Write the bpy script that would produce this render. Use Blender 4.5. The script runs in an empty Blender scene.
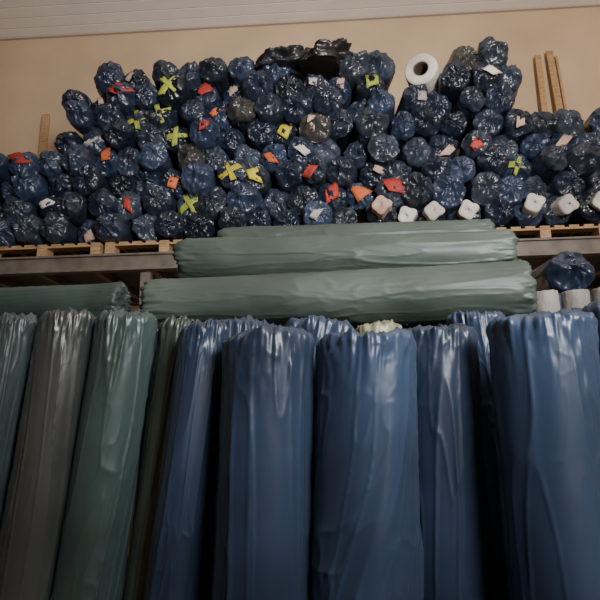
import bpy, math, random
import numpy as np
from mathutils import Matrix, Vector, Euler
random.seed(7); rng=np.random.RandomState(11)
S=bpy.context.scene
# ------------------------------------------------------------ noise
def _h(i,j,k,s):
    n=(i.astype(np.int64)*374761393+j.astype(np.int64)*668265263+k.astype(np.int64)*2147483647+s*974711)&0xffffffff
    n=((n^(n>>13))*1274126177)&0xffffffff
    n=((n^(n>>16))*2246822519)&0xffffffff
    n=n^(n>>15)
    return (n&0xffffff)/float(0xffffff)*2-1
def vn(P,s=0):
    I=np.floor(P).astype(np.int64); F=P-I; F=F*F*F*(F*(F*6-15)+10)
    r=0
    for a in (0,1):
        for b in (0,1):
            for c in (0,1):
                w=(F[:,0] if a else 1-F[:,0])*(F[:,1] if b else 1-F[:,1])*(F[:,2] if c else 1-F[:,2])
                r=r+w*_h(I[:,0]+a,I[:,1]+b,I[:,2]+c,s)
    return r
def ridge(P,s=0,p=3): return (1-np.abs(vn(P,s))*1.6).clip(0,1)**p
# ------------------------------------------------------------ materials
def nt(name):
    m=bpy.data.materials.new(name); m.use_nodes=True
    N=m.node_tree; b=N.nodes['Principled BSDF']; return m,N,b
def node(N,t,**k):
    n=N.nodes.new(t)
    for a,v in k.items():
        if a in n.inputs: n.inputs[a].default_value=v
        else: setattr(n,a,v)
    return n
def film_mat(name,scale=(9,9,2.0),rough=.33,bump=.35,crinkle=0.0,coat=.35,milk=(.16,.22,.30),milkamt=.25,vs=16,detail=3,vmap=None,cd=.03,croug=.2):
    m,N,b=nt(name); L=N.links.new
    at=node(N,'ShaderNodeAttribute',attribute_name='Col')
    uvn=node(N,'ShaderNodeAttribute',attribute_name='Loc')
    mp=node(N,'ShaderNodeMapping'); mp.inputs['Scale'].default_value=scale
    L(uvn.outputs['Vector'],mp.inputs['Vector'])
    n1=node(N,'ShaderNodeTexNoise'); n1.inputs['Scale'].default_value=1.0; n1.inputs['Detail'].default_value=detail; n1.inputs['Distortion'].default_value=.8
    L(mp.outputs[0],n1.inputs['Vector'])
    n2=node(N,'ShaderNodeTexNoise'); n2.inputs['Scale'].default_value=3.0; n2.inputs['Detail'].default_value=4
    L(uvn.outputs['Vector'],n2.inputs['Vector'])
    mr=node(N,'ShaderNodeMapRange'); mr.inputs['From Min'].default_value=.35; mr.inputs['From Max'].default_value=.7
    mr.inputs['To Min'].default_value=.65; mr.inputs['To Max'].default_value=1.3
    L(n2.outputs['Fac'],mr.inputs['Value'])
    mul=node(N,'ShaderNodeVectorMath',operation='SCALE'); L(at.outputs['Color'],mul.inputs[0]); L(mr.outputs[0],mul.inputs['Scale'])
    lw=node(N,'ShaderNodeLayerWeight'); lw.inputs['Blend'].default_value=.35
    ml=node(N,'ShaderNodeMath',operation='MULTIPLY'); ml.inputs[1].default_value=milkamt; L(lw.outputs['Facing'],ml.inputs[0])
    mx=node(N,'ShaderNodeMix',data_type='RGBA'); L(ml.outputs[0],mx.inputs[0]); L(mul.outputs[0],mx.inputs[6]); mx.inputs[7].default_value=(*milk,1)
    L(mx.outputs[2],b.inputs['Base Color'])
    rr=node(N,'ShaderNodeMapRange'); rr.inputs['To Min'].default_value=rough*.7; rr.inputs['To Max'].default_value=rough*1.4
    L(n1.outputs['Fac'],rr.inputs['Value']); L(rr.outputs[0],b.inputs['Roughness'])
    b.inputs['Coat Weight'].default_value=coat; b.inputs['Coat Roughness'].default_value=croug
    b1=node(N,'ShaderNodeBump'); b1.inputs['Strength'].default_value=bump; b1.inputs['Distance'].default_value=.02
    L(n1.outputs['Fac'],b1.inputs['Height'])
    last=b1
    if crinkle>0:
        v=node(N,'ShaderNodeTexVoronoi',feature='DISTANCE_TO_EDGE'); v.inputs['Scale'].default_value=vs
        m2=node(N,'ShaderNodeMapping'); m2.inputs['Scale'].default_value=vmap or (1,1,1); L(uvn.outputs['Vector'],m2.inputs['Vector'])
        dn=node(N,'ShaderNodeTexNoise'); dn.inputs['Scale'].default_value=9
        L(uvn.outputs['Vector'],dn.inputs['Vector'])
        ad=node(N,'ShaderNodeMix',data_type='VECTOR'); ad.inputs[0].default_value=.12
        L(m2.outputs[0],ad.inputs[4]); L(dn.outputs['Color'],ad.inputs[5]); L(ad.outputs[1],v.inputs['Vector'])
        b2=node(N,'ShaderNodeBump'); b2.inputs['Strength'].default_value=crinkle; b2.inputs['Distance'].default_value=cd
        L(v.outputs['Distance'],b2.inputs['Height']); L(b1.outputs[0],b2.inputs['Normal']); last=b2
    L(last.outputs[0],b.inputs['Normal']); L(last.outputs[0],b.inputs['Coat Normal'])
    return m
def simple(name,col,rough=.7,nscale=8,var=.25,bump=.2,stretch=(1,1,1),spec=.5):
    m,N,b=nt(name); L=N.links.new
    tc=node(N,'ShaderNodeTexCoord'); mp=node(N,'ShaderNodeMapping'); mp.inputs['Scale'].default_value=stretch
    L(tc.outputs['Object'],mp.inputs['Vector'])
    n=node(N,'ShaderNodeTexNoise'); n.inputs['Scale'].default_value=nscale; n.inputs['Detail'].default_value=6
    L(mp.outputs[0],n.inputs['Vector'])
    cr=node(N,'ShaderNodeValToRGB'); cr.color_ramp.elements[0].position=.3; cr.color_ramp.elements[1].position=.7
    cr.color_ramp.elements[0].color=(*[c*(1-var) for c in col],1); cr.color_ramp.elements[1].color=(*[min(1,c*(1+var)) for c in col],1)
    L(n.outputs['Fac'],cr.inputs[0]); L(cr.outputs[0],b.inputs['Base Color'])
    b.inputs['Roughness'].default_value=rough; b.inputs['Specular IOR Level'].default_value=spec
    bp=node(N,'ShaderNodeBump'); bp.inputs['Strength'].default_value=bump; bp.inputs['Distance'].default_value=.02
    L(n.outputs['Fac'],bp.inputs['Height']); L(bp.outputs[0],b.inputs['Normal'])
    return m
M_film=film_mat('upright_film',scale=(4,4,1.2),rough=.36,bump=.10,coat=.3,milk=(.13,.16,.20),milkamt=.35,crinkle=.04,vs=5,vmap=(1.3,1.3,.35),cd=.03,croug=.28)
M_pile=film_mat('pile_film',scale=(12,12,5),rough=.32,bump=.35,crinkle=.42,coat=.35,milk=(.08,.10,.14),milkamt=.28,vs=7)
M_green=film_mat('green_film',scale=(5,5,1.2),rough=.48,bump=.12,coat=.06,milk=(.13,.16,.13),milkamt=.25,crinkle=.06,vs=5,vmap=(1.3,1.3,.3))
M_bag=film_mat('bag_film',scale=(6,6,6),rough=.45,bump=.4,crinkle=.4,milk=(.02,.02,.02),milkamt=.1,vs=8)
M_wall=simple('plaster_wall',(.56,.415,.275),.9,1.3,.10,.15)
M_ceil=simple('ceiling_plank',(.93,.89,.87),.5,2,.04,.05)
M_trim=simple('cornice_trim',(.45,.38,.32),.7,2,.04,.05)
M_groove=simple('ceiling_groove',(.15,.13,.12),.8)
M_floor=simple('concrete_floor',(.10,.095,.09),.8,4)
M_wood=simple('pallet_wood',(.42,.26,.13),.75,6,.35,.3,(1.5,12,12))
M_beam=simple('painted_steel',(.15,.125,.10),.55,7,.3,.15)
M_deck=simple('shelf_deck',(.10,.08,.065),.8,7)
M_tag=film_mat('tag_paper',scale=(20,20,20),rough=.6,bump=.3,coat=0,milkamt=0)
# ------------------------------------------------------------ mesh helpers
class MB:
    def __init__(s): s.v=[];s.f=[];s.c=[];s.l=[];s.n=0;s.mi=[]
    def add(s,V,F,col,L=None,mi=0):
        V=np.asarray(V,float); s.v.append(V); s.l.append(V if L is None else L)
        s.f+= [tuple(i+s.n for i in f) for f in F]; s.mi+=[mi]*len(F)
        C=np.ones((len(V),4)); C[:,:3]=col; s.c.append(C); s.n+=len(V)
    def box(s,c,d,col=(1,1,1),M=None,mi=0):
        x,y,z=[a/2 for a in d]
        V=np.array([(-x,-y,-z),(x,-y,-z),(x,y,-z),(-x,y,-z),(-x,-y,z),(x,-y,z),(x,y,z),(-x,y,z)])
        V=V+np.array(c)
        if M is not None:
            V=np.array([M@Vector(p) for p in V])
        s.add(V,[(0,3,2,1),(4,5,6,7),(0,1,5,4),(1,2,6,5),(2,3,7,6),(3,0,4,7)],col,None,mi)
    def build(s,name,mats,smooth=True,parent=None,bevel=0):
        V=np.vstack(s.v); me=bpy.data.meshes.new(name); me.from_pydata(V.tolist(),[],s.f); 
        for m in (mats if isinstance(mats,(list,tuple)) else [mats]): me.materials.append(m)
        me.polygons.foreach_set('material_index',s.mi)
        me.polygons.foreach_set('use_smooth',[smooth]*len(me.polygons))
        a=me.color_attributes.new('Col','FLOAT_COLOR','POINT'); a.data.foreach_set('color',np.vstack(s.c).ravel())
        l=me.attributes.new('Loc','FLOAT_VECTOR','POINT'); l.data.foreach_set('vector',np.vstack(s.l).ravel())
        me.update()
        o=bpy.data.objects.new(name,me); S.collection.objects.link(o)
        if parent: o.parent=parent
        if bevel:
            b=o.modifiers.new('bev','BEVEL'); b.width=bevel; b.segments=2
        return o
def lathe(profile,nseg):
    P=np.array(profile); n=len(P); th=np.linspace(0,2*math.pi,nseg,endpoint=False)
    R=np.repeat(P[:,0],nseg); Z=np.repeat(P[:,1],nseg); T=np.tile(th,n)
    F=[]
    for i in range(n-1):
        a=i*nseg; b=a+nseg
        for j in range(nseg):
            k=(j+1)%nseg; F.append((a+j,a+k,b+k,b+j))
    return R,Z,T,F
def film_roll(R0,Lh,seed,nseg=120,zres=70,fold=.008,puck=.010,zlow=None,rimz=.018,taper=0,round_=.035,bothends=False,twist=1.0,fine=1.0):
    """wrapped cloth roll, axis +Z, 0..Lh. Returns verts, faces."""
    prof=[(.001,0.01),(R0*.5,0.004),(R0*.9,0)]
    if bothends:
        prof=[(.004,-.012),(R0*.25,-.004),(R0*.5,.0),(R0*.72,.003)]
        for a in np.linspace(0,90,6)[:-1]: prof.append((R0-round_+round_*math.sin(math.radians(a)),round_-round_*math.cos(math.radians(a))))
    z0=round_ if bothends else .01
    zz=np.linspace(z0,Lh-round_,zres) if zlow is None else np.concatenate([np.linspace(z0,zlow,8)[:-1],np.linspace(zlow,Lh-round_,zres)])
    for z in zz: prof.append((R0,z))
    for a in np.linspace(0,90,7)[1:]: prof.append((R0-round_+round_*math.cos(math.radians(a)),Lh-round_+round_*math.sin(math.radians(a))))
    for r in (.72,.58,.44,.3,.18,.08,.01): prof.append((R0*r,Lh+.004*(1-r)))
    R,Z,T,F=lathe(prof,nseg)
    c,s=np.cos(T),np.sin(T)
    so=seed*13.7
    w=twist*(Z*.5+.35*vn(np.stack([Z*1.3+so,Z*0+so,Z*0],1),seed+20)+.10*vn(np.stack([Z*5+so,c*1.5,s*1.5],1),seed+21))
    cc,ss=np.cos(T+w),np.sin(T+w)
    edge=np.exp(-np.abs(Lh-Z)/.06)
    if bothends: edge=edge+np.exp(-np.abs(Z)/.06)
    k=R/R0
    def P(kx,kz,o=0): return np.stack([cc*kx+so,ss*kx+so*.3+o,Z*kz+so*.7],1)
    d=fold*.8*(ridge(P(1.7,.7),seed,7)-.15)+fold*.45*(ridge(P(2.7,1.5,9),seed+1,9)-.12)
    d+=fold*.6*vn(P(1.0,1.4,4),seed+3)+fold*.3*vn(P(2.2,5,4),seed+9)
    msk=np.clip(vn(P(.8,2.0,2),seed+11)*2.2,0,1)
    d+=fold*fine*.5*msk*(ridge(np.stack([cc*3+so,ss*3+Z*4,Z*9],1),seed+2,5)-.2)
    msk2=np.clip(vn(P(1.1,3.0,7),seed+13)*2.2,0,1)
    d+=fold*fine*.4*msk2*(ridge(np.stack([cc*4-Z*5,ss*4+so,Z*6],1),seed+12,5)-.2)
    d+=puck*edge*(ridge(P(4.5,2,1),seed+4,2)-.5)+puck*.9*edge*vn(P(10,22,1),seed+5)+puck*.5*edge*(ridge(P(7,20,5),seed+15,3)-.3)
    Rn=R+d*np.minimum(1,k*1.3)*(.3+.7*(k>.75))
    Rn=np.maximum(Rn,.001)
    if taper: Rn*=1+taper*(Z/Lh-.5)
    X=Rn*c; Y=Rn*s
    Q=np.stack([X/R0*1.6+so,Y/R0*1.6,Z*3],1); Q2=np.stack([X/R0*6+so,Y/R0*6,Z*9],1)
    dz=rimz*(1.0*vn(Q,seed+6)+.7*vn(Q2,seed+7)+.9*ridge(Q*2.4,seed+8,3))
    wt=np.exp(-np.maximum(Lh-Z,0)/.04)
    Zn=Z+dz*wt
    if bothends: Zn=Zn-dz*np.exp(-np.maximum(Z,0)/.04)
    return np.stack([X,Y,Zn],1),F
def orient(axis,origin):
    q=Vector((0,0,1)).rotation_difference(Vector(axis).normalized())
    return Matrix.Translation(origin)@q.to_matrix().to_4x4()
def xf(V,M):
    A=np.array(M); return V@A[:3,:3].T+A[:3,3]
# ------------------------------------------------------------ room
WY=7.0; CZ=7.1; SH=.08
def slab(name,c,d,mat):
    b=MB(); b.box(c,d); return b.build(name,mat,False)
slab('floor',(0,1.4,-.05),(12.4,11.6,.1),M_floor)
slab('wall_back',(0,WY+.1,CZ/2),(12.4,.2,CZ),M_wall)
slab('wall_left',(-6.1,1.4,CZ/2),(.2,11.2,CZ),M_wall)
slab('wall_right',(6.1,1.4,CZ/2),(.2,11.2,CZ),M_wall)
slab('wall_front',(0,-4.1,CZ/2),(12.4,.2,CZ),M_wall)
b=MB(); b.box((0,1.4,CZ+.07),(12.4,11.2,.08),mi=1)
y=-4.0
while y<WY-.01:
    b.box((0,y+.10,CZ+.015),(12.0,.182,.03)); y+=.2
b.build('ceiling',[M_ceil,M_groove],False)
slab('trim_1',(0,WY-.02,CZ-.015),(12.0,.04,.03),M_trim)
# ------------------------------------------------------------ rack shelf
rack=bpy.data.objects.new('mezzanine_shelf',None); S.collection.objects.link(rack)
b=MB()
b.box((0,6.1,3.085+SH),(11.6,1.7,.03),mi=1)
b.box((0,5.23,3.01+SH),(11.6,.06,.17)); b.box((0,5.19,3.085+SH),(11.6,.05,.02)); b.box((0,5.19,2.935+SH),(11.6,.05,.02))
b.box((0,6.85,3.01+SH),(11.6,.06,.12))
for x in np.arange(-5.4,5.5,.6): b.box((x,6.05,3.03+SH),(.06,1.55,.08))
for x in (-5.4,-3.6,-1.8,0,1.8,3.6,5.4):
    b.box((x,5.3,1.465+SH/2),(.1,.08,2.93+SH)); b.box((x,6.85,1.465+SH/2),(.1,.08,2.93+SH))
b.build('shelf_frame',[M_beam,M_deck],False,rack,.003)
# ------------------------------------------------------------ pallets
def pallet(b,M,w=1.2,d=1.2):
    for i in range(3):
        x=-w/2+.05+i*(w-.1)/2
        for yy in (-d/2+.07,0,d/2-.07): b.box((x,yy,.061),(.1,.14,.078),M=M)
    for yy in (-d/2+.07,0,d/2-.07):
        b.box((0,yy,.111),(w,.14,.02),M=M); b.box((0,yy,.011),(w,.10,.022),M=M)
    n=9
    for i in range(n):
        x=-w/2+.05+i*(w-.1)/(n-1)
        b.box((x,0,.132),(.095,d,.02),M=M)
for i,x in enumerate((-4.1,-2.86,-1.62,-.38,.86,2.10,3.34)):
    b=MB(); pallet(b,Matrix.Translation((x,5.85,3.10+SH))@Matrix.Rotation(random.uniform(-.01,.01),4,'Z'))
    b.build('wooden_pallet',M_wood,False,None,.002)
# planks leaning on the wall behind the stack
def plank(x,z0,z1,w,lean,tx=0,split=False):
    b=MB(); L=z1-z0
    M=Matrix.Translation((x,6.93,z1))@Matrix.Rotation(math.radians(tx),4,'Y')@Matrix.Rotation(math.radians(-lean),4,'X')
    b.box((0,-.02,-L/2),(w,.028,L),M=M)
    if split:
        b.box((w*.8,-.02,-L/2-.05),(w*.35,.05,L-.10),M=M)
    b.build('wooden_plank',M_wood,False,None,.003)
plank(2.93,4.5,6.30,.08,3,1); plank(3.09,4.5,6.36,.09,3,-1,True)
plank(-3.86,4.0,5.78,.11,4,-2)
# ------------------------------------------------------------ stacked rolls on shelf
def end_roll(seed,nseg=56):
    prof=[(.01,0),(.9,0)]
    for z in (0.05,2,4,6,7,7.6,8.0,8.25,8.45,8.6): prof.append((1,z))
    for a in (20,40,60,80): prof.append((.74+.26*math.cos(math.radians(a)),8.68+.28*math.sin(math.radians(a))))
    for r in (.70,.62,.54,.46,.37,.28,.2,.13,.07,.01): prof.append((r,8.97+.30*(1-r**1.5)))
    R,Z,T,F=lathe(prof,nseg); c,s=np.cos(T),np.sin(T); so=seed*7.3
    near=(Z>8.6)
    P=np.stack([c*2.4+so,s*2.4,R*1.2+so],1); P2=np.stack([c*R*1.8+so,s*R*1.8,Z*1.0],1); P3=np.stack([c*R*4+so,s*R*4,Z*3],1)
    g=ridge(P,seed,3)-.3
    dz=np.where(near,.28*g*np.sin(np.clip(R,0,1)*math.pi)**.6+.28*vn(P2,seed+1)+.08*vn(P3,seed+2)+.10*(ridge(P3*.8,seed+9,3)-.3),0)
    kn=np.exp(-(R/.16)**2)*rng.uniform(-.3,.4); dz+=np.where(near,kn,0)
    PS=np.stack([c*2+so,s*2,Z*.8+so],1); PS2=np.stack([c*5+so,s*5,Z*2.5],1)
    dr=.06*(ridge(PS*1.3,seed+3,3)-.3)+.05*vn(PS2,seed+4)+.12*vn(PS*.6,seed+5)+np.where(near,.03*vn(PS2*1.7,seed+8),0)
    sq=rng.uniform(-.06,.06); dr+=sq*np.cos(2*T)
    Rn=np.maximum(R*(1+dr),.002)
    tilt=rng.uniform(-.2,.2,2)
    Zn=Z+dz+np.where(Z>8,(tilt[0]*c+tilt[1]*s)*R,0)
    return np.stack([Rn*c,Rn*s,Zn],1),F
variants=[end_roll(i) for i in range(20)]
def top(x):
    pts=[(-4.6,4.2),(-3.6,4.35),(-3.1,4.5),(-2.9,4.75),(-2.72,5.2),(-2.6,5.38),(-2.05,5.38),(-1.95,5.50),(-1.3,5.50),(-1.2,5.44),(-.95,5.44),(-.9,5.48),(-.5,5.48),(-.4,5.3),(.3,5.3),(.4,5.46),(.85,5.46),(.9,5.3),(1.3,5.3),(1.4,5.5),(1.85,5.5),(1.98,5.15),(2.08,4.9),(2.15,4.74),(2.9,4.70),(4.0,4.70)]
    return np.interp(x,[p[0] for p in pts],[p[1] for p in pts])
stack=bpy.data.objects.new('fabric_roll_stack',None); S.collection.objects.link(stack)
b=MB(); centers=[]
R=.156; dx=.294; k=0; z=3.25+R+SH
cols=[(.019,.029,.060),(.014,.023,.049),(.028,.040,.074),(.009,.013,.026),(.021,.028,.047),(.032,.041,.060)]
while z<5.42:
    x=-4.5+(dx/2 if k%2 else 0)
    while x<3.9:
        jx=x+random.uniform(-.045,.045); jz=z+random.uniform(-.025,.025)
        if jz<top(jx)-.14+random.uniform(-.03,.03) and not (.82<jx<1.25 and jz>4.95):
            r=R*random.uniform(.88,1.10); yf=5.30+random.uniform(-.16,.08)+k*.008
            V,F=variants[random.randrange(len(variants))]
            L=1.42
            W=V.copy(); W[:,:2]*=r; W[:,2]=np.where(V[:,2]>8,(V[:,2]-9)*r+L,V[:,2]/8*(L-r))
            M=orient((random.uniform(-.12,.12),-1,random.uniform(-.09,.09)),(0,0,0))@Matrix.Rotation(random.uniform(0,6.28),4,'Z')
            W2=xf(W-np.array([0,0,L]),M)+np.array([jx,yf,jz])
            W2[:,1]=np.minimum(W2[:,1],6.75)
            if k==0: W2[:,2]=np.maximum(W2[:,2],3.246+SH)
            c=np.array(random.choice(cols))*random.uniform(.5,1.6)
            if random.random()<.03: c=np.array((.05,.045,.04))
            b.add(W2,F,c,W+np.array([jx*3,jz*3,k]))
            centers.append((jx,yf,jz,r))
        x+=dx
    z+=.249; k+=1
b.build('wrapped_rolls',M_pile,True,stack)
# tags / tape / cores on roll ends
Y=(.68,.54,.04);YG=(.40,.46,.07);W_=(.66,.62,.56);RD=(.50,.045,.03);OR=(.80,.17,.05);PK=(.6,.40,.32)
tags=[('x',170,92,YG),('x',160,110,YG),('x',143,125,YG),('x',165,137,YG),('x',237,178,Y),('x',190,200,YG),('q',262,192,Y),('x',500,185,YG),('q',400,95,YG),
('q',292,127,Y),('t',98,132,W_),('t',127,80,PK),('t',315,95,W_),('t',318,125,PK),('c',435,222,W_),('c',407,222,W_),('c',458,222,W_),('c',515,222,W_),('c',542,222,W_),('c',568,222,W_),
('c',385,222,PK),('t',312,215,W_),('t',367,185,PK),('t',85,225,PK),('r',345,197,RD),('r',400,193,RD),('r',118,88,RD),('r',210,100,RD),('t',270,168,OR),('r',10,172,RD),('t',325,190,RD),('r',360,215,OR),('t',215,105,OR),('t',183,178,OR),('t',480,95,W_),('t',530,130,PK),('t',85,90,PK),('t',350,95,PK),
('t',108,150,OR),('t',235,95,PK),('t',425,120,W_),('t',205,140,RD),('t',300,160,W_),('t',455,160,PK),('t',55,200,W_),('t',560,160,PK),('t',480,150,RD),('t',135,215,RD)]
tb=MB(); used=set()
for kind,px,py,col in tags:
    z=5.23+SH-(py-65)*.0113-(px-300)*.0002; x=(px-300)*.0104-.28
    i=min(range(len(centers)),key=lambda i:(centers[i][0]-x)**2+(centers[i][2]-z)**2+(9 if i in used else 0)); used.add(i)
    cx,cy,cz,r=centers[i]; yy=cy-.36*r
    a=random.uniform(-.8,.8)
    def strip(w,h,ang,off=(0,0),dy=0,bend=.12,skew=0):
        n=11; V=[];F=[]
        sk=random.uniform(-skew,skew); tp=random.uniform(-skew,skew)
        for u in range(n):
            for v in range(5):
                lx=(u/(n-1)-.5)*w; lz=(v/4-.5)*h*(1+tp*(u/(n-1)-.5)*2); lx+=lz*sk*2
                X=lx*math.cos(ang)-lz*math.sin(ang)+off[0]; Z=lx*math.sin(ang)+lz*math.cos(ang)+off[1]
                q=(X*X+Z*Z)/(r*r)
                V.append((cx+X,yy+dy+bend*r*q*2.6+random.uniform(-.008,.008),cz+Z))
        for u in range(n-1):
            for v in range(4): p=u*5+v; F.append((p,p+5,p+6,p+1))
        tb.add(V,F,np.array(col)*random.uniform(.75,1))
    if kind=='x': strip(1.65*r,.06,a+.2,skew=.4); strip(1.4*r,.05,a+1.6,dy=-.006,skew=.4)
    elif kind=='q': strip(.13,.13,a,(0,0),-.01,skew=.3)
    elif kind=='t': strip(random.uniform(.07,.11),random.uniform(.09,.13),a*.9,(random.uniform(-.05,.05),random.uniform(-.06,.05)),-.012,skew=.4)
    elif kind=='r': strip(random.uniform(.14,.19),random.uniform(.11,.15),a,(random.uniform(-.02,.02),.02),-.01,skew=.5)
    else:
        q=.085; prof=[(q*.3,-.02),(q,-.02)]+[(q*(1+.02*t),t*.07) for t in (0,.5,1,1.5,1.9)]+[(q*.95,.14),(q*.8,.145),(q*.6,.147),(q*.3,.149),(.004,.15)]
        Rr,Zz,T,F=lathe(prof,28)
        Rr=Rr*(1+.12*np.cos(4*T+a)+.06*np.cos(3*T))
        V=np.stack([Rr*np.cos(T),Rr*np.sin(T),Zz+.015*np.cos(T+a)],1)
        tb.add(xf(V,orient((random.uniform(-.3,.3),-1,random.uniform(-.35,.1)),(cx,yy+.03,cz+.01))),F,col)
o=tb.build('end_labels',M_tag,True,stack); so_=o.modifiers.new('s','SOLIDIFY'); so_.thickness=.003
# white cored roll on top
wr=MB()
prof=[(.04,0),(.17,0)]+[(.175,z) for z in (.02,.3,.6,.8)]+[(.17,.815),(.15,.822),(.12,.818),(.09,.822),(.075,.818),(.068,.79),(.062,.5),(.04,0)]
Rr,Z,T,F=lathe(prof,64)
V=np.stack([Rr*np.cos(T),Rr*np.sin(T),Z],1); V[:,:2]*=1+.02*vn(np.stack([V[:,0]*20,V[:,1]*20,V[:,2]*4],1),3)[:,None]
colr=np.where((Rr<.077)[:,None],(.10,.07,.05),(.66,.64,.58))
M=orient((-.35,-1,-.04),(1.31,6.08,5.15))
wr.add(xf(V,M),F,colr,V); wr.build('white_fabric_roll',M_tag,True)
# black crumpled bags on top
def blob(name,c,d,seed,col,mat):
    n=72;m=48; V=[];F=[]
    th=np.linspace(0,2*math.pi,n,endpoint=False); ph=np.linspace(0.02,math.pi-.02,m)
    PH,TH=np.meshgrid(ph,th,indexing='ij')
    D=np.stack([np.sin(PH)*np.cos(TH),np.sin(PH)*np.sin(TH),np.cos(PH)],-1).reshape(-1,3)
    r=1+.35*vn(D*1.6+seed,seed)+.25*(ridge(D*2.2+seed,seed+1,2)-.4)+.06*vn(D*7,seed+2)
    V=D*r[:,None]*np.array(d); V[:,2]=np.maximum(V[:,2],-d[2]*.7); V=V+np.array(c)
    for i in range(m-1):
        for j in range(n):
            k2=(j+1)%n; F.append((i*n+j,(i+1)*n+j,(i+1)*n+k2,i*n+k2))
    F.append(tuple(range(n))); F.append(tuple((m-1)*n+j for j in range(n))[::-1])
    bb=MB(); bb.add(V,F,col); return bb.build(name,mat,True)
blob('crumpled_black_bag',(-.42,5.55,5.34),(.28,.35,.16),3,(.010,.010,.014),M_bag)
blob('crumpled_black_bag',(.03,5.5,5.34),(.32,.35,.17),8,(.014,.010,.010),M_bag)
# ------------------------------------------------------------ long rolls
def roll_obj(name,p0,p1,r,seed,col,mat=M_green,**kw):
    p0=Vector(p0);p1=Vector(p1); L=(p1-p0).length
    V,F=film_roll(r,L,seed,**kw)
    V2=xf(V,orient(p1-p0,p0)); bb=MB(); bb.add(V2,F,col,V+np.array([seed,0,0])); return bb.build(name,mat,True)
kw=dict(bothends=True,zres=140,nseg=144,fold=.006,puck=.009,rimz=.014,twist=.8,round_=.025)
roll_obj('green_fabric_roll',(-.735,2.18,2.018),(.775,2.18,2.018),.109,21,(.080,.102,.082),taper=.26,**kw)
roll_obj('green_fabric_roll',(-.63,2.30,2.225),(.77,2.31,2.208),.10,22,(.066,.086,.069),taper=.05,**kw)
roll_obj('green_fabric_roll',(-.50,2.52,2.345),(.76,2.52,2.34),.10,23,(.052,.069,.056),**kw)
roll_obj('green_fabric_roll',(-2.1,2.72,2.14),(-1.03,2.70,2.14),.10,24,(.045,.07,.062),**kw)
# ------------------------------------------------------------ upright rolls
BL=(.036,.062,.118); BD=(.025,.043,.083); GN=(.046,.074,.064); OL=(.036,.044,.040)
up=[
('green_fabric_roll',-1.235,1.76,1.88,.095,OL,.12,0),
('green_fabric_roll',-1.035,1.75,1.885,.09,(.036,.050,.046),.12,0),
('green_fabric_roll',-.84,1.74,1.893,.088,(.044,.046,.040),.12,0),
('green_fabric_roll',-.652,1.75,1.885,.095,GN,.12,0),
('green_fabric_roll',-.49,1.84,1.87,.08,(.058,.070,.047),.12,0),
('blue_fabric_roll',-.382,1.69,1.84,.075,BD,.12,0),
('blue_fabric_roll',-.175,1.60,1.785,.130,BD,.045,0),
('blue_fabric_roll',.105,1.60,1.772,.142,BL,.055,0),
('blue_fabric_roll',.34,1.81,1.822,.124,BD,.03,0),
('blue_fabric_roll',.53,2.04,1.905,.105,BL,0,0),
('blue_fabric_roll',.595,1.60,1.812,.138,BL,.01,0),
('blue_fabric_roll',.89,1.75,1.86,.14,BD,0,0),
('blue_fabric_roll',-.30,1.92,1.868,.12,BD,.04,0),
('blue_fabric_roll',-.04,1.93,1.87,.125,BL,.04,0),
('yellowish_fabric_roll',.18,2.10,1.885,.09,(.36,.34,.2),0,0),
('pale_fabric_roll',1.00,2.60,2.10,.06,(.32,.28,.25),-.02,0),
('pale_fabric_roll',1.14,2.60,2.10,.06,(.28,.25,.23),.01,0),
('pale_fabric_roll',1.28,2.60,2.11,.06,(.32,.29,.26),0,0),
('pale_fabric_roll',1.42,2.60,2.10,.06,(.28,.26,.24),0,0),
('blue_fabric_roll',1.12,2.08,1.90,.13,(.06,.075,.09),0,0),
('blue_fabric_roll',.82,2.12,1.90,.12,BD,0,0),
('blue_fabric_roll',1.215,1.72,1.87,.13,BD,0,0),
]
for x in (-.65,-.34,-.03,.28,.59): up.append(('blue_fabric_roll',x,2.35,1.905,.14,BD,0,0))
for x in (-.38,-.08,.22,.52): up.append(('blue_fabric_roll',x,2.65,2.215,.14,BD,0,0))
for x in (-1.12,-1.42,-1.72,-2.02): up.append(('green_fabric_roll',x,2.72,2.02,.135,GN,0,0))
for x in (-.95,-1.25,-1.55): up.append(('green_fabric_roll',x,2.2,1.88,.13,OL,0,0))
for x in (1.15,1.45,1.75):
    for y in (3.05,3.38): up.append(('blue_fabric_roll',x,y,2.16,.14,BD,0,0))
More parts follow.
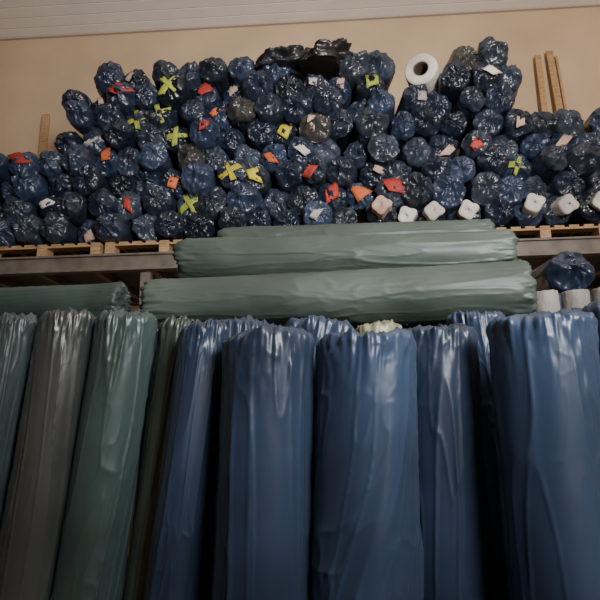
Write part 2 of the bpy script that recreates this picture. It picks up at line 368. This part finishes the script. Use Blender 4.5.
for i,(nm,x,y,tz,r,col,lx,ly) in enumerate(up):
    vis=y<2.1; pale=nm.startswith('pale')
    V,F=film_roll(r,tz,40+i,nseg=180 if vis else 72,zres=170 if vis else 30,zlow=.95 if vis else 1.6,fold=.002 if pale else .0078*(r/.13)**.5,
        puck=.002 if pale else .009,rimz=.013 if r>.07 else .003,round_=.024 if r>.07 else .006,twist=random.uniform(-1.0,1.0))
    W=V.copy(); W[:,0]+=lx*(V[:,2]/tz-1)*1.6+x; W[:,1]+=ly*(V[:,2]/tz-1)+y; W[:,2]=np.maximum(W[:,2],0)
    bb=MB(); bb.add(W,F,col,V+np.array([i*3,0,0])); bb.build(nm,M_tag if pale else M_film,True)
# lying blue roll with gathered end
V,F=variants[3]; W=V.copy(); r=.12; W[:,:2]*=r; W[:,2]=np.where(V[:,2]>8,(V[:,2]-9)*r+.8,V[:,2]/8*(.8-r))
bb=MB(); bb.add(xf(W-np.array([0,0,.8]),orient((0,-1,0),(1.31,2.98,2.30))),F,(.012,.020,.04),W); bb.build('blue_fabric_roll',M_pile,True)
# ------------------------------------------------------------ lights
def look(o,t): o.rotation_euler=(Vector(t)-o.location).to_track_quat('-Z','Y').to_euler()
l=bpy.data.lights.new('key_spot','SPOT'); l.energy=3050; l.spot_size=math.radians(105); l.spot_blend=1.0; l.shadow_soft_size=.5; l.color=(1,.93,.84)  # added spot, no known lamp; upward soft cone leaves front roll bottoms dim
o=bpy.data.objects.new('key_spot',l); S.collection.objects.link(o); o.location=(2.2,-3.2,3.3); look(o,(2.3,5.5,9.2))
l=bpy.data.lights.new('window_light','AREA'); l.energy=78; l.size=1.5; l.color=(.93,.96,1); l.spread=math.radians(80)
o=bpy.data.objects.new('window_light',l); S.collection.objects.link(o); o.location=(2.0,-1.4,3.4); look(o,(0.3,2.2,3.15))
w=bpy.data.worlds.new('World'); S.world=w; w.use_nodes=True; w.node_tree.nodes['Background'].inputs[0].default_value=(.5,.45,.4,1); w.node_tree.nodes['Background'].inputs[1].default_value=.05
# ------------------------------------------------------------ camera
cam=bpy.data.cameras.new('camera'); cam.sensor_width=36; cam.lens=33.6
o=bpy.data.objects.new('camera',cam); S.collection.objects.link(o); o.location=(0,0,1.55)
o.rotation_euler=(Matrix.Rotation(math.radians(3),3,'Z')@Matrix.Rotation(math.radians(102),3,'X')@Matrix.Rotation(math.radians(-1.2),3,'Z')).to_euler()
S.camera=o
